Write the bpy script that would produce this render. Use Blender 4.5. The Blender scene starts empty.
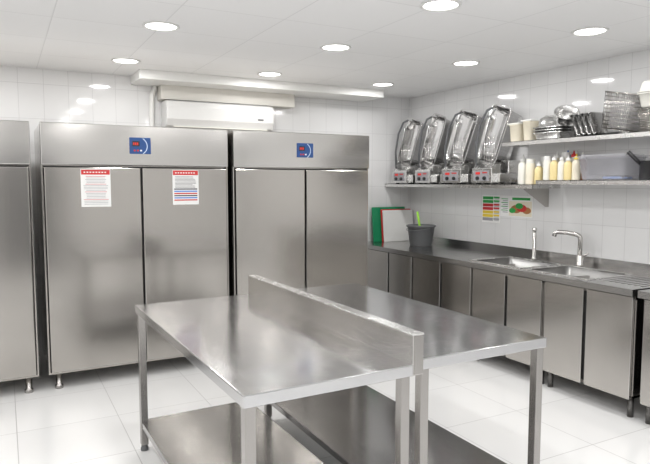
import bpy, bmesh, math, random
from mathutils import Vector, Matrix, Euler
random.seed(4)
sc=bpy.context.scene
COL=sc.collection
try:
    sc.view_settings.view_transform='Standard'
    sc.view_settings.look='None'
except Exception: pass

# ------------------------------------------------------------ materials
def newmat(name):
    m=bpy.data.materials.new(name); m.use_nodes=True
    nt=m.node_tree; b=nt.nodes['Principled BSDF']
    return m,nt,b
def plain(name,col,rough=.5,metal=0,noise=.04,alpha=1,trans=0,emis=None,estr=0,scale=20,coat=0):
    m,nt,b=newmat(name)
    n=nt.nodes.new('ShaderNodeTexNoise'); n.inputs['Scale'].default_value=scale
    tc=nt.nodes.new('ShaderNodeTexCoord'); nt.links.new(tc.outputs['Object'],n.inputs['Vector'])
    mx=nt.nodes.new('ShaderNodeMix'); mx.data_type='RGBA'
    mx.inputs['A'].default_value=(*[max(0,c*(1-noise)) for c in col],1)
    mx.inputs['B'].default_value=(*[min(1,c*(1+noise)) for c in col],1)
    nt.links.new(n.outputs['Fac'],mx.inputs['Factor']); nt.links.new(mx.outputs['Result'],b.inputs['Base Color'])
    b.inputs['Roughness'].default_value=rough; b.inputs['Metallic'].default_value=metal
    b.inputs['Alpha'].default_value=alpha; b.inputs['Transmission Weight'].default_value=trans
    b.inputs['Coat Weight'].default_value=coat
    if emis: b.inputs['Emission Color'].default_value=(*emis,1); b.inputs['Emission Strength'].default_value=estr
    return m
def steel(name,col=(.6,.59,.57),rough=.3,sc3=(90,90,1.5),bump=.02,rv=.08,cv=.06,blotch=0,wave=0):
    m,nt,b=newmat(name)
    tc=nt.nodes.new('ShaderNodeTexCoord'); mp=nt.nodes.new('ShaderNodeMapping')
    mp.inputs['Scale'].default_value=sc3
    nt.links.new(tc.outputs['Object'],mp.inputs['Vector'])
    n=nt.nodes.new('ShaderNodeTexNoise'); n.inputs['Scale'].default_value=1; n.inputs['Detail'].default_value=3
    nt.links.new(mp.outputs['Vector'],n.inputs['Vector'])
    n2=nt.nodes.new('ShaderNodeTexNoise'); n2.inputs['Scale'].default_value=2.2; n2.inputs['Detail'].default_value=2
    nt.links.new(tc.outputs['Object'],n2.inputs['Vector'])
    mx=nt.nodes.new('ShaderNodeMix'); mx.data_type='RGBA'
    mx.inputs['A'].default_value=(*[c*(1-cv) for c in col],1); mx.inputs['B'].default_value=(*[min(1,c*(1+cv)) for c in col],1)
    nt.links.new(n.outputs['Fac'],mx.inputs['Factor']); nt.links.new(mx.outputs['Result'],b.inputs['Base Color'])
    mr=nt.nodes.new('ShaderNodeMapRange'); mr.inputs['To Min'].default_value=rough-rv; mr.inputs['To Max'].default_value=rough+rv
    if blotch:
        ad=nt.nodes.new('ShaderNodeMath'); ad.operation='MULTIPLY_ADD'; ad.inputs[1].default_value=blotch
        nt.links.new(n2.outputs['Fac'],ad.inputs[0]); nt.links.new(n.outputs['Fac'],ad.inputs[2]); nt.links.new(ad.outputs[0],mr.inputs['Value'])
    else: nt.links.new(n.outputs['Fac'],mr.inputs['Value'])
    nt.links.new(mr.outputs['Result'],b.inputs['Roughness'])
    b.inputs['Metallic'].default_value=1
    if bump or wave:
        bp=nt.nodes.new('ShaderNodeBump')
        if wave:   # gentle sheet-metal waviness
            bp.inputs['Strength'].default_value=wave; bp.inputs['Distance'].default_value=.05
            nt.links.new(n2.outputs['Fac'],bp.inputs['Height'])
        else:
            bp.inputs['Strength'].default_value=bump; bp.inputs['Distance'].default_value=.01
            nt.links.new(n.outputs['Fac'],bp.inputs['Height'])
        nt.links.new(bp.outputs['Normal'],b.inputs['Normal'])
    return m
def tile(name,ax,size,off,mort,col,grout,rough,var=.03,bump=.15,grough=.6,coat=0):
    m,nt,b=newmat(name); N=nt.nodes; L=nt.links
    g=N.new('ShaderNodeNewGeometry'); sp=N.new('ShaderNodeSeparateXYZ'); L.new(g.outputs['Position'],sp.inputs[0])
    outs=[]; fl=[]
    for i in range(2):
        a=N.new('ShaderNodeMath'); a.operation='ADD'; a.inputs[1].default_value=off[i]+100*size[i]; L.new(sp.outputs[ax[i]],a.inputs[0])
        d=N.new('ShaderNodeMath'); d.operation='DIVIDE'; d.inputs[1].default_value=size[i]; L.new(a.outputs[0],d.inputs[0])
        f=N.new('ShaderNodeMath'); f.operation='FRACT'; L.new(d.outputs[0],f.inputs[0])
        fo=N.new('ShaderNodeMath'); fo.operation='FLOOR'; L.new(d.outputs[0],fo.inputs[0]); fl.append(fo)
        s=N.new('ShaderNodeMath'); s.operation='SUBTRACT'; s.inputs[1].default_value=.5; L.new(f.outputs[0],s.inputs[0])
        ab=N.new('ShaderNodeMath'); ab.operation='ABSOLUTE'; L.new(s.outputs[0],ab.inputs[0])
        mr=N.new('ShaderNodeMapRange'); mr.inputs['From Min'].default_value=.5-mort/size[i]; mr.inputs['From Max'].default_value=.5-.4*mort/size[i]
        L.new(ab.outputs[0],mr.inputs['Value']); outs.append(mr)
    mxx=N.new('ShaderNodeMath'); mxx.operation='MAXIMUM'; L.new(outs[0].outputs[0],mxx.inputs[0]); L.new(outs[1].outputs[0],mxx.inputs[1])
    cb=N.new('ShaderNodeCombineXYZ'); L.new(fl[0].outputs[0],cb.inputs[0]); L.new(fl[1].outputs[0],cb.inputs[1])
    wn=N.new('ShaderNodeTexWhiteNoise'); L.new(cb.outputs[0],wn.inputs[0])
    c1=N.new('ShaderNodeMix'); c1.data_type='RGBA'; c1.inputs['A'].default_value=(*[c*(1-var) for c in col],1); c1.inputs['B'].default_value=(*col,1)
    L.new(wn.outputs['Value'],c1.inputs['Factor'])
    c2=N.new('ShaderNodeMix'); c2.data_type='RGBA'; c2.inputs['B'].default_value=(*grout,1)
    L.new(c1.outputs['Result'],c2.inputs['A']); L.new(mxx.outputs[0],c2.inputs['Factor']); L.new(c2.outputs['Result'],b.inputs['Base Color'])
    r=N.new('ShaderNodeMapRange'); r.inputs['To Min'].default_value=rough; r.inputs['To Max'].default_value=grough
    L.new(mxx.outputs[0],r.inputs['Value']); L.new(r.outputs[0],b.inputs['Roughness'])
    iv=N.new('ShaderNodeMath'); iv.operation='SUBTRACT'; iv.inputs[0].default_value=1; L.new(mxx.outputs[0],iv.inputs[1])
    bp=N.new('ShaderNodeBump'); bp.inputs['Strength'].default_value=bump; bp.inputs['Distance'].default_value=.003
    L.new(iv.outputs[0],bp.inputs['Height']); L.new(bp.outputs[0],b.inputs['Normal'])
    b.inputs['Coat Weight'].default_value=coat
    return m
M={}
M['steel']=steel('brushed_steel_vertical',(.53,.51,.485),.2,(260,260,1.2),0,.03,.015,0,.03)
M['leg']=steel('leg_steel',(.4,.385,.37),.25,(120,120,1.2),0,.03,.015)
M['steelf']=steel('fridge_steel',(.48,.458,.43),.17,(260,260,1.0),.0,.02,.012,0,.03)
M['steelh']=steel('brushed_steel_horizontal',(.58,.565,.545),.17,(2,2,200),0,.03,.02,0,.03)
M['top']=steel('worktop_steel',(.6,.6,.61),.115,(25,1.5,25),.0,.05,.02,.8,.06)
M['ctop']=steel('counter_steel',(.48,.475,.47),.2,(30,2,30),.0,.05,.03,.6,.02)
M['basin']=steel('basin_steel',(.34,.337,.33),.34,(20,20,20),0,.05,.03)
M['sat']=steel('satin_steel',(.76,.755,.745),.26,(20,20,20),0,.06,.03)
M['pol']=steel('polished_steel',(.72,.71,.7),.16,(20,20,20),0,.06,.03)
M['tank']=steel('tank_steel',(.76,.755,.75),.15,(20,20,20),0,.05,.03,0,.35)
M['chrome']=plain('brushed_chrome',(.56,.545,.525),.24,1,.02)
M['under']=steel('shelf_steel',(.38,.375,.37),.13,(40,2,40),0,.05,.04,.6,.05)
M['foot']=steel('foot_steel',(.16,.155,.15),.35,(40,40,40),0,.05,.04)
M['dark']=plain('dark_gap',(.025,.025,.025),.6)
M['black']=plain('black_plastic',(.02,.02,.022),.35)
M['white']=plain('white_plastic',(.82,.82,.8),.35,noise=.02)
M['acwhite']=plain('air_conditioner_plastic',(.72,.72,.71),.35,noise=.02)
M['cream']=plain('cream_plastic',(.82,.76,.62),.4,noise=.03)
M['offw']=plain('milky_plastic',(.82,.81,.75),.35,noise=.03)
M['blue']=plain('blue_panel',(.015,.07,.24),.35)
M['lightprint']=plain('pale_blue_print',(.55,.65,.8),.4)
M['red']=plain('red_print',(.55,.03,.03),.5)
M['redl']=plain('red_display',(.5,.02,.02),.4,emis=(1,.05,.03),estr=.25)
M['paper']=plain('paper',(.8,.8,.79),.55,noise=.02)
M['poster']=plain('poster_paper',(.88,.88,.87),.5,noise=.01)
M['ink']=plain('ink',(.05,.05,.06),.6)
M['inkg']=plain('ink_grey',(.32,.32,.34),.6)
M['green']=plain('green_print',(.03,.35,.07),.5)
M['yellow']=plain('yellow_print',(.8,.6,.05),.5)
M['blueink']=plain('blue_print',(.05,.2,.6),.5)
M['gboard']=plain('green_plastic',(.01,.26,.11),.35)
M['lime']=plain('lime_plastic',(.35,.75,.05),.4)
M['grey']=plain('grey_plastic',(.13,.135,.14),.45)
M['beige']=plain('beige_paint',(.72,.7,.65),.6,noise=.03)
M['wpaint']=plain('white_paint',(.85,.85,.83),.5,noise=.02)
M['brown']=plain('brown_sauce',(.4,.17,.06),.35)
M['mustard']=plain('pale_yellow_sauce',(.84,.7,.36),.35)
M['clear']=plain('clear_plastic',(.8,.8,.82),.12,alpha=.35)
M['lav']=plain('frosted_lavender_plastic',(.8,.8,.86),.2,alpha=.25)
M['lens']=plain('lamp_lens',(1,1,1),.4,emis=(1,.985,.96),estr=6)
M['wallb']=tile('wall_tile_back',(0,2),(.2,.3),(0.05,.0),.0022,(.82,.82,.82),(.58,.58,.58),.07)
M['wallr']=tile('wall_tile_side',(1,2),(.2,.3),(0.0,.0),.0022,(.8,.8,.8),(.56,.56,.56),.07)
M['floor']=tile('floor_tile',(0,1),(.6,.6),(-.02,.12),.0035,(.86,.86,.855),(.46,.455,.45),.12,.03,.1)
M['ceil']=tile('ceiling_tile',(0,1),(.622,.6),(-.3,.2),.005,(.9,.9,.9),(.76,.76,.76),.7,.02,.2)

# ------------------------------------------------------------ helpers
def finish(name,bm,mat,parent=None,loc=(0,0,0),rot=(0,0,0),smooth=False,label=None,bevel=0,seg=2):
    me=bpy.data.meshes.new(name)
    bmesh.ops.recalc_face_normals(bm,faces=bm.faces)
    bm.to_mesh(me); bm.free()
    o=bpy.data.objects.new(name,me); COL.objects.link(o)
    mats=mat if isinstance(mat,(list,tuple)) else [mat]
    for m in mats: me.materials.append(m)
    o.location=loc; o.rotation_euler=rot
    if parent: o.parent=parent
    if smooth:
        for p in me.polygons: p.use_smooth=True
    if bevel:
        b=o.modifiers.new('bevel','BEVEL'); b.width=bevel; b.segments=seg; b.limit_method='ANGLE'
        b.angle_limit=math.radians(40)
    if label: o['label']=label
    return o
def addbox(bm,lo,hi,mi=0,mtx=None):
    r=bmesh.ops.create_cube(bm,size=1)
    c=[(lo[i]+hi[i])/2 for i in range(3)]; s=[hi[i]-lo[i] for i in range(3)]
    for v in r['verts']:
        v.co=Vector((v.co[i]*s[i]+c[i] for i in range(3)))
        if mtx: v.co=mtx@v.co
    for f in {f for v in r['verts'] for f in v.link_faces}: f.material_index=mi
def boxes(name,lst,mat,parent=None,bevel=.0015,**k):
    bm=bmesh.new()
    for b in lst:
        addbox(bm,b[0],b[1],b[2] if len(b)>2 else 0,b[3] if len(b)>3 else None)
    return finish(name,bm,mat,parent,bevel=bevel,**k)
def box(name,lo,hi,mat,parent=None,bevel=.0015,**k): return boxes(name,[(lo,hi)],mat,parent,bevel,**k)
def addlathe(bm,prof,n=32,mtx=None,mi=0,closed=False):
    rings=[]
    for r,z in prof:
        ring=[]
        for i in range(n):
            a=2*math.pi*i/n; co=Vector((r*math.cos(a),r*math.sin(a),z))
            if mtx: co=mtx@co
            ring.append(bm.verts.new(co))
        rings.append(ring)
    for a,b in zip(rings,rings[1:]):
        for i in range(n):
            f=bm.faces.new((a[i],a[(i+1)%n],b[(i+1)%n],b[i])); f.material_index=mi; f.smooth=True
    if closed:
        for ring in (rings[0],rings[-1]):
            f=bm.faces.new(ring); f.material_index=mi
def lathe(name,prof,mat,parent=None,n=32,closed=True,mtx=None,**k):
    bm=bmesh.new(); addlathe(bm,prof,n,mtx,0,closed)
    o=finish(name,bm,mat,parent,**k)
    return o
def addtube(bm,pts,r,n=12,mi=0):
    pts=[Vector(p) for p in pts]; rings=[]
    up=None
    for i,p in enumerate(pts):
        t=(pts[min(i+1,len(pts)-1)]-pts[max(i-1,0)]).normalized()
        if up is None:
            up=t.orthogonal().normalized()
        else:
            up=(up-t*up.dot(t)); up=up.normalized() if up.length>1e-6 else t.orthogonal().normalized()
        s=t.cross(up)
        rings.append([bm.verts.new(p+(up*math.cos(2*math.pi*j/n)+s*math.sin(2*math.pi*j/n))*r) for j in range(n)])
    for a,b in zip(rings,rings[1:]):
        for i in range(n):
            f=bm.faces.new((a[i],a[(i+1)%n],b[(i+1)%n],b[i])); f.smooth=True; f.material_index=mi
    bm.faces.new(rings[0]); bm.faces.new(rings[-1])
def tube(name,pts,r,mat,parent=None,n=12,**k):
    bm=bmesh.new(); addtube(bm,pts,r,n); return finish(name,bm,mat,parent,**k)
def addpan(bm,w,d,h,taper=.9,t=.003,rim=.012,mtx=None,mi=0,r=.03):
    """open rounded rectangular pan, base at z=0, opening up"""
    def rr(w,d,rad,z):
        out=[]
        for cx,cy,a0 in ((w/2-rad,d/2-rad,0),(-w/2+rad,d/2-rad,90),(-w/2+rad,-d/2+rad,180),(w/2-rad,-d/2+rad,270)):
            for k in range(5):
                a=math.radians(a0+k*22.5); out.append(Vector((cx+rad*math.cos(a),cy+rad*math.sin(a),z)))
        return out
    secs=[rr(w*taper-.02,d*taper-.02,r*.7,0),rr(w*taper,d*taper,r,.01),rr(w,d,r,h-.002),rr(w+2*rim,d+2*rim,r+rim,h),
          rr(w+2*rim,d+2*rim,r+rim,h-t-.003),]
    ins=[rr(w+2*rim,d+2*rim,r+rim,h),rr(w-2*t,d-2*t,r,h),rr(w*taper-2*t,d*taper-2*t,r,.01+t),rr(w*taper-.02-2*t,d*taper-.02-2*t,r*.7,t)]
    def loft(ss,cap):
        rs=[]
        for s in ss:
            rs.append([bm.verts.new(mtx@v if mtx else v) for v in s])
        n=len(rs[0])
        for a,b in zip(rs,rs[1:]):
            for i in range(n):
                f=bm.faces.new((a[i],a[(i+1)%n],b[(i+1)%n],b[i])); f.material_index=mi; f.smooth=True
        f=bm.faces.new(rs[cap]); f.material_index=mi
    loft(secs,0); loft(ins,-1)
def pan(name,w,d,h,mat,parent=None,mtx=None,taper=.9,rim=.012,t=.003,r=.03,**k):
    bm=bmesh.new(); addpan(bm,w,d,h,taper,t,rim,mtx,0,r); return finish(name,bm,mat,parent,**k)
def root(name,loc,label,cat,group=None,rotz=0):
    e=bpy.data.objects.new(name,None); COL.objects.link(e); e.location=loc; e.rotation_euler=(0,0,rotz)
    e.empty_display_size=.1
    e['label']=label; e['category']=cat
    if group: e['group']=group
    return e
def tag(o,label,cat,group=None):
    o['label']=label; o['category']=cat
    if group: o['group']=group
    return o
def kids(o): return [c for c in bpy.data.objects if c.parent==o]
def dup(o,loc=None,rotz=None,parent=None,label=None):
    ch=kids(o)
    n=o.copy(); COL.objects.link(n)
    if parent is not None: n.parent=parent
    if loc is not None: n.location=loc
    if rotz is not None: n.rotation_euler=(0,0,rotz)
    if label: n['label']=label
    for c in ch: dup(c,parent=n)
    return n
def struct(o): o['kind']='structure'; return o

# ------------------------------------------------------------ dimensions
X0,Y0,H=4.26,5.85,2.53
XL,YF=-1.9,-2.2
# ------------------------------------------------------------ room
struct(box('floor',(XL,YF,-.1),(X0,Y0,0),M['floor'],bevel=0))
struct(box('ceiling',(XL,YF,H),(X0,Y0,H+.1),M['ceil'],bevel=0))
struct(box('wall_back',(XL-.1,Y0,-.1),(X0+.1,Y0+.1,H+.1),M['wallb'],bevel=0))
struct(box('wall_right',(X0,YF,-.1),(X0+.1,Y0,H+.1),M['wallr'],bevel=0))
struct(box('wall_left',(XL-.1,YF,-.1),(XL,Y0,H+.1),M['wallr'],bevel=0))
struct(box('wall_front',(XL-.1,YF-.1,-.1),(X0+.1,YF,H+.1),M['wallb'],bevel=0))
# bulkhead on back wall
struct(box('trim_1',(1.09,5.44,2.45),(3.63,Y0,H),M['wpaint'],bevel=.004))
struct(box('trim_2',(1.33,5.70,2.32),(2.7,Y0,2.45),M['beige'],bevel=.002))
struct(box('door_1',(-.2,YF,0),(.9,YF+.03,2.05),M['grey'],bevel=.004))

# ------------------------------------------------------------ downlights
LE=6.2
def downlight(x,y):
    r=root('ceiling_downlight',(x,y,H),'round white recessed LED downlight glowing in ceiling tile','ceiling light','recessed ceiling downlights')
    lathe('trim_ring',[(.112,0),(.115,-.006),(.108,-.01),(.096,-.008),(.094,-.001)],M['white'],r,n=40,closed=False)
    lathe('lamp_lens',[(.0001,-.003),(.096,-.003)],M['lens'],r,n=40,closed=False)
    L=bpy.data.lights.new('downlight_lamp','AREA'); L.shape='DISK'; L.size=.19; L.energy=LE; L.color=(1,.99,.98)
    lo=bpy.data.objects.new('lamp',L); COL.objects.link(lo); lo.parent=r; lo.location=(0,0,-.012)
    return r
first=None
for y in (-1,.2,1.45,2.71,3.9,5.13):
    for x in (-1.55,-.33,.92,2.18,3.41):
        if first is None: first=downlight(x,y)
        else:
            f=first
            n=f.copy(); COL.objects.link(n); n.location=(x,y,H)
            for c in kids(f):
                cc=c.copy(); COL.objects.link(cc); cc.parent=n

# ------------------------------------------------------------ refrigerators
def fridge(x0,x1,label,display=True):
    r=root('refrigerator',((x0+x1)/2,4.8,0),label,'refrigerator','stainless steel upright refrigerators')
    w=(x1-x0)/2
    boxes('body',[((-w,.03,.12),(w,.82,1.97)),((-w,.0,.12),(-w+.012,.03,1.98)),((w-.012,.0,.12),(w,.03,1.98)),((-w,.002,.12),(w,.03,.135))],M['steelf'],r,bevel=.002)
    box('door_seal',(-w+.012,.01,.136),(w-.012,.029,1.668),M['dark'],r,bevel=0)
    hd=boxes('header_panel',[((-w+.001,-.02,1.674),(w-.001,.028,1.98))],M['steelh'],r,bevel=.006)
    for s in (-1,1):
        a,b=(-w+.018,-.007) if s<0 else (.007,w-.018)
        d=boxes('door',[((a,-.022,.14),(b,.008,1.658))],M['steelf'],r,bevel=.006)
        hx=-.007 if s<0 else .007
        box('handle',(hx-.004,-.012,.5) if s<0 else (hx-.001,-.012,.5),(hx+.001 if s<0 else hx+.004,.004,1.4),M['dark'],d,bevel=0)
    if display:
        p=box('control_panel',(-.085,-.026,1.765),(.075,-.019,1.89),M['blue'],hd,bevel=.004)
        box('display',(-.065,-.0275,1.822),(-.01,-.0255,1.862),M['black'],p,bevel=0)
        boxes('red_digits',[((-.058+k*.014,-.029,1.832),(-.049+k*.014,-.0272,1.852)) for k in range(3)],M['redl'],p,bevel=0)
        for k in range(3): box('button',(-.055+k*.024,-.0285,1.785),(-.041+k*.024,-.0255,1.797),M['red'] if k<2 else M['white'],p,bevel=0)
        bm=bmesh.new(); vs=[]
        for i in range(15):
            a=math.radians(-60+i*8.5)
            vs.append((bm.verts.new((-.02+.064*math.cos(a),-.0268,1.825+.064*math.sin(a))),bm.verts.new((-.02+.07*math.cos(a),-.0268,1.825+.07*math.sin(a)))))
        for u,v in zip(vs,vs[1:]): bm.faces.new((u[0],u[1],v[1],v[0]))
        finish('emblem',bm,M['lightprint'],p)
    for lx in (-w+.07,w-.07):
        for ly in (.05,.74):
            lathe('leg',[(.022,.12),(.022,.03),(.03,.025),(.03,0)],M['leg'],r,n=20,mtx=Matrix.Translation((lx,ly,0)))
    return r
fridge(-1.23,.185,'two-door stainless steel upright refrigerator at the end of the row',True)
fridge(.25,1.655,'two-door stainless steel refrigerator with two notices on its doors')
fridge(1.70,3.035,'two-door stainless steel refrigerator next to the worktop counter')

def notice(x0,x1,z0,z1,kind,label):
    r=root('notice_sheet',((x0+x1)/2,4.776,(z0+z1)/2),label,'paper notice')
    w=(x1-x0)/2; h=(z1-z0)/2
    box('sheet',(-w,0,-h),(w,.0015,h),M['paper'],r,bevel=0)
    box('red_header',(-w+.004,-.001,h-.04),(w-.004,0.0001,h-.004),M['red'],r,bevel=0)
    boxes('header_text',[((-w*.8+k*.021,-.0016,h-.027),(-w*.8+k*.021+.012,-.0009,h-.018)) for k in range(8)],M['paper'],r,bevel=0)
    L=[];z=h-.052
    i=0
    if kind==1:
        while z>-h+.02:
            wd=w*random.uniform(.6,.85); L.append(((-wd,-.0008,z-.003),(wd,0,z),0 if i%5 else 1)); z-=.0115; i+=1
        boxes('printed_lines',L,[M['inkg'],M['red'],M['inkg']],r,bevel=0)
    else:
        for k in range(9):
            L.append(((-w+.02,-.0008,z-.003),(w*random.uniform(.5,.85),0,z),0)); z-=.0105
        for c in (0,2,1,0,2,1):
            L.append(((-w+.012,-.0008,z-.0095),(w-.012,0,z),c)); z-=.0175
        boxes('printed_lines',L,[M['ink'],M['red'],M['blueink']],r,bevel=0)
notice(.512,.722,1.365,1.645,1,'white A4 notice with red header and printed paragraphs')
notice(1.19,1.40,1.37,1.645,2,'white A4 notice with red header and black, blue and red rows')

# ------------------------------------------------------------ air conditioner & conduit
r=root('air_conditioner',(1.895,5.85,2.045),'white wall-mounted split air conditioner under the bulkhead','air conditioner')
bm=bmesh.new()
prof=[(0,0),(-.14,0),(-.2,.03),(-.235,.09),(-.24,.2),(-.225,.25),(-.18,.262),(0,.262)]
a=[bm.verts.new((-.535,y,z)) for y,z in prof]; b=[bm.verts.new((.535,y,z)) for y,z in prof]
bm.faces.new(a); bm.faces.new(b)
for i in range(len(prof)): j=(i+1)%len(prof); bm.faces.new((a[i],a[j],b[j],b[i]))
finish('body',bm,M['acwhite'],r,bevel=.008,seg=3)
box('air_flap',(-.47,-.215,.018),(.47,-.15,.026),M['offw'],r,rot=(0,0,0))
box('display_window',(.36,-.242,.11),(.42,-.237,.125),M['grey'],r)
boxes('intake_grille',[((-.5,-.17+.03*k,.262),(.5,-.155+.03*k,.268)) for k in range(5)],M['inkg'],r,bevel=0)
tag(tube('conduit',[(1.27,5.825,0),(1.27,5.825,2.3),(1.275,5.825,2.37),(1.3,5.82,2.43),(1.3,5.82,2.449)],.022,M['wpaint'],n=14),'white vertical pipe conduit running up the tiled wall','pipe conduit')

# ------------------------------------------------------------ work tables
def worktable(x0,x1,y0,y1,z,label,upstand=False,rz=0):
    r=root('worktable',((x0+x1)/2,(y0+y1)/2,0),label,'work table',rotz=rz)
    w=(x1-x0)/2; d=(y1-y0)/2
    boxes('tabletop',[((-w,-d,z-.045),(w,d,z)),],M['top'],r,bevel=.004,seg=3)
    if upstand:
        u=boxes('upstand',[((w-.002,-d,z-.045),(w+.05,d,z+.115))],M['steelh'],r,bevel=.004,seg=3)
        boxes('end_cap',[((w+.002,-d-.002,z-.04),(w+.046,-d,z+.11))],M['leg'],u,bevel=.0008)
        boxes('top_lip',[((w-.003,-d-.001,z+.113),(w+.051,d,z+.119))],M['sat'],u,bevel=.0015)
    for sx in (-1,1):
        for sy in (-1,1):
            cx=sx*(w-.028); cy=sy*(d-.03)
            l=boxes('leg',[((cx-.02,cy-.02,.035),(cx+.02,cy+.02,z-.045))],M['leg'],r,bevel=.003)
            lathe('foot',[(.018,.035),(.018,.02),(.022,.015),(.022,0)],M['grey'],l,n=20,mtx=Matrix.Translation((cx,cy,0)))
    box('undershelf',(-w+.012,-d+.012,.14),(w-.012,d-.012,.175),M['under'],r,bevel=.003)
    return r
worktable(.655,1.350,1.82,3.50,.85,'stainless steel worktable with raised rear upstand and undershelf',True,math.radians(1.0))
worktable(1.435,2.14,1.87,3.54,.85,'stainless steel worktable with undershelf, backed against another table')

# ------------------------------------------------------------ counter
ZT=.865; XF=3.515; XD=3.55
ys=[5.845,4.0,3.43,3.37,2.80,2.405]
def worktop_mesh(name,ys,holes,mat,parent):
    xs=[XF,3.60,4.06,X0-.012]
    bm=bmesh.new(); V={}
    for i,x in enumerate(xs):
        for j,y in enumerate(ys): V[i,j]=bm.verts.new((x,y,ZT))
    for i in range(3):
        for j in range(len(ys)-1):
            if (i,j) in holes: continue
            bm.faces.new((V[i,j],V[i+1,j],V[i+1,j+1],V[i,j+1]))
    fr=[bm.verts.new((XF,y,ZT-.045)) for y in ys]; bk=[bm.verts.new((X0-.012,y,ZT+.07)) for y in ys]
    bk2=[bm.verts.new((X0-.002,y,ZT+.07)) for y in ys]
    for j in range(len(ys)-1):
        bm.faces.new((V[0,j],V[0,j+1],fr[j+1],fr[j])); bm.faces.new((V[3,j],V[3,j+1],bk[j+1],bk[j])); bm.faces.new((bk[j],bk[j+1],bk2[j+1],bk2[j]))
    o=finish(name,bm,mat,parent)
    s=o.modifiers.new('s','SOLIDIFY'); s.thickness=.002
    return o
r=root('sink_worktop',(0,0,0),'long stainless steel worktop with double sink and wall upstand','worktop')
worktop_mesh('top',ys,{(1,1),(1,3)},M['ctop'],r)
box('end_panel',(XF+.002,2.405,ZT-.045),(X0-.012,2.409,ZT-.003),M['ctop'],r,bevel=0)
for y0,y1 in ((3.43,4.0),(2.80,3.37)):
    cy=(y0+y1)/2
    s=pan('sink_basin',.45,y1-y0-.01,.2,M['basin'],r,mtx=Matrix.Translation((3.83,cy,ZT-.198)),taper=.97,rim=.005,r=.04)
    bm=bmesh.new()
    addbox(bm,(3.582,y0-.016,ZT),(3.61,y1+.016,ZT+.006)); addbox(bm,(4.05,y0-.016,ZT),(4.078,y1+.016,ZT+.006))
    addbox(bm,(3.61,y0-.016,ZT),(4.05,y0+.01,ZT+.006)); addbox(bm,(3.61,y1-.01,ZT),(4.05,y1+.016,ZT+.006))
    finish('basin_rim',bm,M['sat'],s)
    lathe('drain',[(.0001,.006),(.02,.006),(.04,.008),(.045,.004)],M['chrome'],s,n=24,closed=False,mtx=Matrix.Translation((3.835,cy,ZT-.198)))
boxes('drainer_ribs',[((3.68,2.45+k*.047,ZT),(4.05,2.465+k*.047,ZT+.004)) for k in range(7)],M['ctop'],r,bevel=.0015)
r2=root('end_worktop',(0,0,0),'stainless steel worktop adjoining the sink counter','worktop')
worktop_mesh('top',[2.37,1.2],set(),M['ctop'],r2)
box('end_panel',(XF+.002,2.366,ZT-.045),(X0-.012,2.37,ZT-.003),M['ctop'],r2,bevel=0)

def cabinet(y0,y1,splits,label):
    r=root('base_cabinet',(XD,(y0+y1)/2,0),label,'cabinet','stainless steel base cabinets under the worktop')
    d=(y1-y0)/2; D=X0-.02-XD; cy=(y0+y1)/2
    boxes('body',[((.02,-d,.14),(D,-d+.01,.815)),((.02,d-.01,.14),(D,d,.815)),((.02,-d,.14),(D,d,.155)),((D-.01,-d,.14),(D,d,.815)),((.02,-d,.79),(.04,d,.815))],M['leg'],r,bevel=0)
    box('door_seal',(.022,-d+.011,.156),(.03,d-.011,.79),M['dark'],r,bevel=0)
    sp=[y0]+splits+[y1]
    for a,b in zip(sp,sp[1:]):
        a=a-cy; b=b-cy
        dd=boxes('door',[((0,a+.013,.13),(.02,b-.013,.812))],M['steel'],r,bevel=.004)
        boxes('handle',[((-.001,a+.0135,.132),(.019,a+.018,.81)),],M['pol'],dd,bevel=.001)
    for ly in (-d+.04,d-.04):
        for lx in (.06,D-.06):
            lathe('leg',[(.02,.14),(.02,.0)],M['foot'],r,n=18,mtx=Matrix.Translation((lx,ly,0)))
lab='stainless steel base cabinet with two flat doors'
cabinet(2.41,3.15,[2.785],lab+' below the sink')
cabinet(3.155,3.93,[3.53],lab+' below the sink')
cabinet(3.935,4.79,[4.35],lab+' below the worktop')
cabinet(4.795,5.84,[5.21],lab+' beside the refrigerator')
cabinet(1.55,2.36,[1.95],lab+' below the adjoining worktop')

# faucet
r=root('faucet',(4.14,3.31,ZT),'brushed single-lever kitchen faucet with long flat spout','faucet')
lathe('base',[(.034,0),(.034,.012),(.028,.018),(.028,.085),(.024,.09)],M['chrome'],r,n=24)
pts=[(0,0,.06),(0,0,.22)]+[(-.03*(1-math.cos(a)),.04*(1-math.cos(a)),.22+.04*math.sin(a)) for a in [math.radians(t) for t in range(15,91,15)]]+[(-.055,.09,.27),(-.09,.15,.272),(-.105,.165,.265),(-.11,.172,.235)]
tube('spout',pts,.0185,M['chrome'],r)
tube('lever',[(0,0,.07),(.0,-.03,.085),(.0,-.08,.11)],.009,M['chrome'],r)
r=root('standpipe',(4.15,3.80,ZT),'slim upright steel pipe tap with top knob','tap')
lathe('pipe',[(.026,0),(.026,.01),(.017,.014),(.017,.24),(.012,.245)],M['chrome'],r,n=20)
lathe('knob',[(.014,.245),(.02,.25),(.02,.275),(.012,.28)],M['chrome'],r,n=20)

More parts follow.
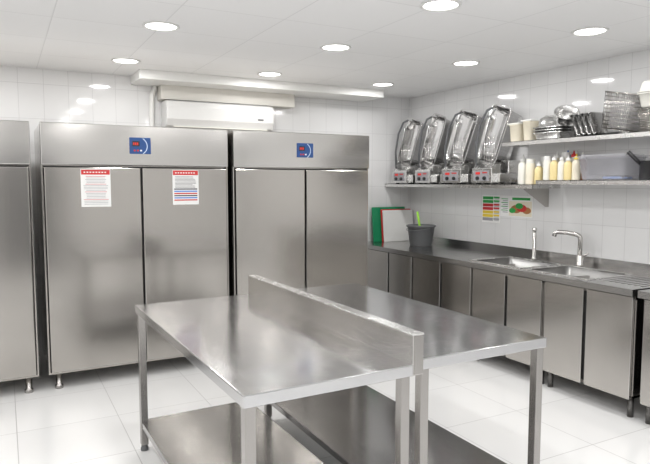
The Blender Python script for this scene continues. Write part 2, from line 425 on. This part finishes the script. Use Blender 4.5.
# ------------------------------------------------------------ shelves
def shelf(y0,y1,z,label,th=.035):
    r=root('wall_shelf',(0,0,0),label,'wall shelf','stainless steel wall shelves')
    bm=bmesh.new()
    addbox(bm,(3.925,y0,z-.004),(X0-.002,y1,z)); addbox(bm,(3.925,y0,z-th),(3.93,y1,z)); addbox(bm,(X0-.006,y0,z),(X0-.002,y1,z+.04))
    addbox(bm,(3.925,y0,z-th),(X0-.002,y0+.004,z)); addbox(bm,(3.925,y1-.004,z-th),(X0-.002,y1,z))
    finish('shelf_board',bm,M['sat'],r)
    n=[y0+.12] if y1>5 else []
    if z>1.8: n=[2.0]
    for y in n:
        bm=bmesh.new()
        pr=[(3.95,z-.005),(X0-.003,z-.005),(X0-.003,z-.2),(X0-.04,z-.2),(3.95,z-.045)]
        a=[bm.verts.new((x,y-.002,q)) for x,q in pr]; b=[bm.verts.new((x,y+.002,q)) for x,q in pr]
        bm.faces.new(a); bm.faces.new(b)
        for i in range(5): j=(i+1)%5; bm.faces.new((a[i],a[j],b[j],b[i]))
        finish('bracket',bm,M['steel'],r)
    return r
ZL,ZR,ZU=1.53,1.565,1.90
shelf(3.63,5.845,ZL,'stainless steel wall shelf carrying the fryers')
shelf(1.9,3.60,ZR,'stainless steel wall shelf holding bottles and a storage box')
shelf(1.9,4.00,ZU,'upper stainless steel wall shelf with containers and trays')

# ------------------------------------------------------------ fryers on shelf
def fryer(loc):
    r=root('deep_fryer',loc,'compact stainless steel fryer with upturned tank and control head','deep fryer','electric fryers on the shelf')
    boxes('body',[((-.12,-.19,.015),(.15,.2,.1)),((.0,-.18,.1),(.15,.19,.22))],M['sat'],r,bevel=.01,seg=3)
    boxes('foot',[((-.11,s*.12-.015,0),(-.08,s*.12+.015,.016)) for s in(-1,1)]+[((.1,s*.12-.015,0),(.13,s*.12+.015,.016)) for s in(-1,1)],M['black'],r)
    bm=bmesh.new(); pr=[(-.165,.01),(-.06,.01),(-.06,.185),(-.11,.185),(-.165,.145)]
    a=[bm.verts.new((x,-.14,q)) for x,q in pr]; b=[bm.verts.new((x,.13,q)) for x,q in pr]
    bm.faces.new(a); bm.faces.new(b)
    for i in range(5): j=(i+1)%5; bm.faces.new((a[i],a[j],b[j],b[i]))
    h=finish('control_head',bm,M['sat'],r,bevel=.004)
    box('panel',(-.168,-.105,.03),(-.164,.1,.125),M['inkg'],h,bevel=0)
    box('display',(-.171,.01,.09),(-.167,.07,.112),M['redl'],h,bevel=0)
    box('label_strip',(-.1705,-.085,.1),(-.167,-.02,.112),M['red'],h,bevel=0)
    for y in (-.055,.04):
        lathe('knob',[(.018,0),(.018,.012),(.015,.018)],M['black'],h,n=20,mtx=Matrix.Translation((-.168,y,.055))@Matrix.Rotation(-math.pi/2,4,'Y'))
    # upturned tank standing on end, leaning sideways, open towards the room
    mt=Matrix.Translation((.045,-.02,.455))@Matrix.Rotation(math.radians(15),4,'X')@Matrix.Rotation(math.radians(-8),4,'Z')@Matrix.Rotation(math.radians(-83),4,'Y')@Matrix.Translation((0,0,-.095))
    pan('tank',.5,.28,.18,M['tank'],r,mtx=mt,taper=.87,rim=.018,r=.04)
    # slanted side frame with folded edges
    mt=Matrix.Translation((-.06,.07,.42))@Matrix.Rotation(math.radians(14),4,'X')@Matrix.Rotation(math.radians(-35),4,'Z')@Matrix.Rotation(math.radians(-86),4,'Y')
    pan('side_guard',.44,.17,.03,M['tank'],r,mtx=mt,taper=.9,rim=.008,r=.03)
    bm=bmesh.new(); addtube(bm,[(-.11,.13,.16),(-.12,.13,.36),(-.12,.08,.56),(-.11,.0,.68),(-.09,-.06,.7)],.011,10)
    finish('arm',bm,M['grey'],r)
    bm=bmesh.new()
    for k in range(6):
        z=.22+.04*k; addtube(bm,[(-.13,-.13,z),(-.13,.0,z),(-.06,.01,z)],.003,6)
    for k in range(5):
        y=-.13+.0325*k; addtube(bm,[(-.13,y,.2),(-.13,y,.43)],.003,6)
    finish('fry_basket',bm,M['pol'],r)
    return r
f1=fryer((4.085,5.56,ZL))
for y,a in ((5.13,-3),(4.69,4),(4.24,-2)): dup(f1,(4.085,y,ZL),math.radians(a))

# ------------------------------------------------------------ items on counter
q=root('cutting_board',(3.93,5.74,ZT),'green plastic cutting board standing upright against the wall','cutting board')
boxes('board',[((-.22,.0,0),(.24,.02,.40))],M['gboard'],q,bevel=.03,seg=4)
q.rotation_euler=(math.radians(-6),0,0)
for k,(dx,dy) in enumerate(((.05,-.03),(.06,-.052))):
    q=root('cutting_board',(3.93+dx,5.74+dy,ZT),'white plastic cutting board leaning on the green one' if k else 'red plastic cutting board sandwiched behind the white one','cutting board')
    boxes('board',[((-.17,0,0),(.25,.018,.365 if k else .375))],M['white'] if k else M['red'],q,bevel=.02,seg=4)
    q.rotation_euler=(math.radians(-6),0,0)
r=root('bucket',(3.98,5.22,ZT),'dark grey plastic bucket with rolled rim','bucket')
lathe('body',[(.0001,0),(.115,0),(.12,.005),(.145,.2),(.158,.203),(.158,.22),(.148,.223),(.14,.215),(.115,.012),(.0001,.01)],M['grey'],r,n=40,closed=False)
tube('handle',[(.155*math.cos(a),.155*math.sin(a),.195-.03*math.sin((a-math.pi/2)/1)) for a in [math.radians(90+t*12) for t in range(16)]],.004,M['grey'],r,n=8)
r=root('cleaning_brush',(4.0,5.24,ZT+.012),'lime green dish brush standing in the bucket','brush')
tube('handle',[(.0,0,.06),(-.01,.02,.2),(-.02,.05,.35)],.012,M['lime'],r)
boxes('brush_head',[((-.03,-.02,0),(.03,.02,.06))],M['lime'],r,bevel=.008)

# ------------------------------------------------------------ posters
r=root('wall_poster',(X0-.001,4.46,1.285),'white poster with green, red and yellow text bands','poster')
box('sheet',(-.002,-.125,-.135),(0,.125,.135),M['poster'],r,bevel=0)
L=[]
for k,c in enumerate((0,0,1,1,2,2,3)):
    z=.122-k*.035
    L.append(((-.0035,-.03,z-.029),(-.0019,.114,z),c)); L.append(((-.0035,-.114,z-.018),(-.0019,-.038,z),c)); L.append(((-.0035,-.11,z-.027),(-.0019,-.045,z-.022),3))
boxes('colour_bands',L,[M['green'],M['red'],M['yellow'],M['inkg']],r,bevel=0)
r=root('wall_poster',(X0-.001,4.13,1.325),'white poster with food picture and green lettering','poster')
box('sheet',(-.002,-.2,-.105),(0,.2,.095),M['poster'],r,bevel=0)
box('picture_background',(-.0024,-.19,-.095),(-.0018,.09,.045),M['cream'],r,bevel=0)
bm=bmesh.new()
for (cy,cz,rr,mi) in ((.0,-.03,.055,0),(-.07,-.02,.05,1),(.045,-.045,.035,2),(-.13,-.04,.045,0),(-.04,-.0,.04,2)):
    vs=[bm.verts.new((-.003-.0003*mi,cy+rr*1.2*math.cos(t*math.pi/8),cz+rr*.7*math.sin(t*math.pi/8))) for t in range(16)]
    f=bm.faces.new(vs); f.material_index=mi
finish('food_picture',bm,[M['brown'],M['red'],M['green']],r)
boxes('text_lines',[((-.003,.105,.06-.018*k),(-.0019,.19-.02*(k%2),.067-.018*k),k%2) for k in range(8)]+[((-.003,-.17,.055),(-.0019,.05,.078),0)],[M['green'],M['inkg']],r,bevel=0)

# ------------------------------------------------------------ bottles
def bottle(loc,h,rad,body,cap,label,kind=0):
    r=root('squeeze_bottle' if kind==0 else 'jar',loc,label,'bottle' if kind==0 else 'jar','bottles and jars on the shelf')
    if kind==0:
        lathe('body',[(.0001,0),(rad*.9,0),(rad,.008),(rad,h*.62),(rad*.85,h*.7),(rad*.45,h*.76),(rad*.45,h*.8)],body,r,n=24,closed=False)
        lathe('cap',[(rad*.6,h*.78),(rad*.6,h*.86),(rad*.25,h*.9),(rad*.12,h),(.0001,h)],cap,r,n=20,closed=False)
    else:
        lathe('body',[(.0001,0),(rad*.92,0),(rad,.01),(rad,h*.78),(rad*.85,h*.84)],body,r,n=28,closed=False)
        lathe('lid',[(rad*.9,h*.82),(rad*.92,h*.98),(rad*.85,h),(.0001,h)],cap,r,n=28,closed=False)
spec=[(3.565,4.02,.2,.033,'offw','white','white jar',1),(3.495,4.02,.21,.033,'mustard','white','pale yellow squeeze bottle with white cap',0),(3.55,4.12,.24,.036,'cream','white','cream squeeze bottle with white cap',0),
(3.425,4.03,.21,.033,'offw','white','milky squeeze bottle with white nozzle',0),(3.355,4.02,.2,.033,'mustard','white','pale yellow squeeze bottle with white nozzle',0),(3.465,4.12,.23,.036,'offw','white','tall milky jar with white lid',1),
(3.285,4.03,.21,.033,'cream','yellow','cream sauce bottle with yellow cap',0),(3.385,4.12,.24,.036,'offw','red','milky squeeze bottle with red cap',0),(3.30,4.12,.22,.036,'brown','white','brown sauce bottle with white cap',0),
(3.52,4.21,.25,.036,'cream','blueink','cream bottle with blue cap',0),(3.43,4.21,.25,.036,'white','white','tall white bottle',0)]
for y,x,h,rd,b,c,l,k in spec:
    bottle((x,y,ZR),h,rd,M[b],M[c],l+' standing on steel shelf',k)
for y,x,h,rd,b,c,l,k in [(3.86,4.05,.26,.042,'offw','white','tall white spray bottle',0),(3.765,4.04,.22,.04,'cream','offw','cream jar with pale lid',1),(3.68,4.05,.2,.036,'mustard','white','pale yellow squeeze bottle',0),(3.72,4.16,.24,.04,'offw','white','white jar',1)]:
    bottle((x,y,ZL),h,rd,M[b],M[c],l+' standing on steel shelf',k)
# storage box
r=root('storage_box',(4.08,3.01,ZR),'translucent lavender plastic storage box with lid','storage box')
pan('body',.27,.41,.17,M['lav'],r,taper=.88,rim=.008,r=.03)
boxes('lid',[((-.15,-.22,.172),(.15,.22,.184)),((-.12,-.185,.184),(.12,.185,.192))],M['lav'],r,bevel=.005)
for k in range(5):
    q=root('kitchen_utensil',(4.02+.03*k,3.01,ZR+.016+.012*(k%2)),'dark handled utensil lying inside the translucent box','utensil','utensils inside the storage box')
    tube('handle',[(0,-.13,0),(0,.02,0)],.009,M['black'] if k%2 else M['blueink'],q,n=8)
    boxes('blade',[((-.011,.02,-.001),(.011,.13,.002))],M['pol'],q)
r=root('saucepan',(4.07,2.63,ZR),'black saucepan with long black handle','saucepan')
lathe('body',[(.0001,0),(.115,0),(.12,.006),(.12,.13),(.126,.133),(.117,.13),(.115,.008),(.0001,.006)],M['black'],r,n=36,closed=False)
tube('handle',[(-.08,.08,.115),(-.11,.1,.145),(-.14,.14,.2)],.014,M['black'],r)

# ------------------------------------------------------------ upper shelf items
def tub(loc,w,d,h,m,l,lab):
    r=root('food_tub',loc,lab,'container','food containers on the upper shelf')
    pan('body',w,d,h,M[m],r,taper=.88,rim=.004,r=.03)
    boxes('lid',[((-w/2-.008,-d/2-.008,h),(w/2+.008,d/2+.008,h+.014))],M[l],r,bevel=.006)
tub((4.05,3.91,ZU),.16,.12,.15,'cream','offw','cream plastic tub with white lid')
tub((4.06,3.775,ZU),.15,.11,.17,'cream','white','cream plastic tub with white lid')
def gnpan(name,loc,w,d,h,m,lab,cat,group,rot=(0,0,0),inv=False,taper=.9):
    r=root(name,loc,lab,cat,group)
    mt=Matrix.Translation((0,0,h))@Matrix.Rotation(math.pi,4,'X') if inv else None
    pan('body',w,d,h,M[m],r,mtx=mt,taper=taper,rim=.012,r=.03)
    r.rotation_euler=rot
    return r
for k in range(3):
    gnpan('steel_tray',(4.08,3.54,ZU+.022*k),.24,.28,.06,'sat','shallow stainless steel tray in a stack','tray','stacked steel trays')
def bowl(loc,R,h,lab,rot=(0,0,0),inv=True):
    r=root('mixing_bowl',loc,lab,'bowl','steel bowls on the trays')
    prof=[(.0001,0),(R*.4,0),(R*.72,h*.22),(R*.93,h*.6),(R,h),(R+.008,h),(R-.004,h-.003),(R*.9,h*.58),(R*.68,h*.24),(R*.38,.006),(.0001,.006)]
    mt=Matrix.Translation((0,0,h))@Matrix.Rotation(math.pi,4,'X') if inv else None
    lathe('body',prof,M['sat'],r,n=40,closed=False,mtx=mt)
    r.rotation_euler=rot
bowl((4.09,3.62,ZU+.105),.1,.1,'upturned steel mixing bowl on a tray stack')
bowl((4.09,3.46,ZU+.13),.09,.11,'tilted steel mixing bowl with open side showing',(math.radians(30),math.radians(-30),0),False)
def wirebasket(loc,w,d,h,lab,rot=(0,0,0)):
    r=root('wire_basket',loc,lab,'basket','wire baskets on the upper shelf')
    bm=bmesh.new()
    for k in range(10):
        z=.004+(h-.006)*k/9; t=.85+.15*k/9; a,b=w/2*t,d/2*t
        rr=.006 if k==9 else .0026
        addtube(bm,[(a,b,z),(-a,b,z),(-a,-b,z),(a,-b,z),(a,b,z)],rr,6)
    n=15
    for k in range(n+1):
        f=-1+2*k/n
        for sy in(-1,1):
            addtube(bm,[(f*w/2*.85,sy*d/2*.85,.004),(f*w/2,sy*d/2,h)],.0022,5)
            addtube(bm,[(sy*w/2*.85,f*d/2*.85,.004),(sy*w/2,f*d/2,h)],.0022,5)
        addtube(bm,[(f*w/2*.85,-d/2*.85,.004),(f*w/2*.85,d/2*.85,.004)],.0022,5)
    finish('mesh_body',bm,M['steel'],r)
    r.rotation_euler=rot
    return r
for k in range(4):
    gnpan('food_pan',(4.1,3.285-.05*k,ZU+.02),.17,.035,.17,'sat','stainless steel insert pan leaning in a row','food pan','leaning steel insert pans',rot=(math.radians(-18),0,0))
wirebasket((4.09,2.93,ZU+.03),.26,.24,.27,'tall steel wire basket tilted against containers',(math.radians(12),0,0))
gnpan('clear_food_container',(4.09,2.93,ZU+.045),.21,.18,.2,'clear','clear plastic food container sitting inside the wire basket','food container','clear containers on the upper shelf',taper=.9,rot=(math.radians(12),0,0))
wirebasket((4.09,2.63,ZU),.26,.2,.16,'steel wire basket with clear containers on top')
gnpan('food_container',(4.09,2.63,ZU+.168),.27,.22,.1,'offw','milky plastic food container on the wire basket','food container','containers stacked on the wire basket',taper=.88)
gnpan('food_container',(4.09,2.63,ZU+.272),.27,.22,.08,'offw','upturned milky plastic food container on the stack','food container','containers stacked on the wire basket',taper=.88,inv=True)

# ------------------------------------------------------------ world, camera
w=bpy.data.worlds.new('World'); sc.world=w; w.use_nodes=True
w.node_tree.nodes['Background'].inputs[0].default_value=(.9,.92,1,1); w.node_tree.nodes['Background'].inputs[1].default_value=.5
cam=bpy.data.cameras.new('camera'); co=bpy.data.objects.new('camera',cam); COL.objects.link(co)
cam.sensor_width=36; cam.lens=600/650*36; cam.clip_start=.05
co.location=(0,0,1.55)
co.rotation_euler=(math.radians(90)-math.atan(50/600),0,math.radians(-28.2))
sc.camera=co
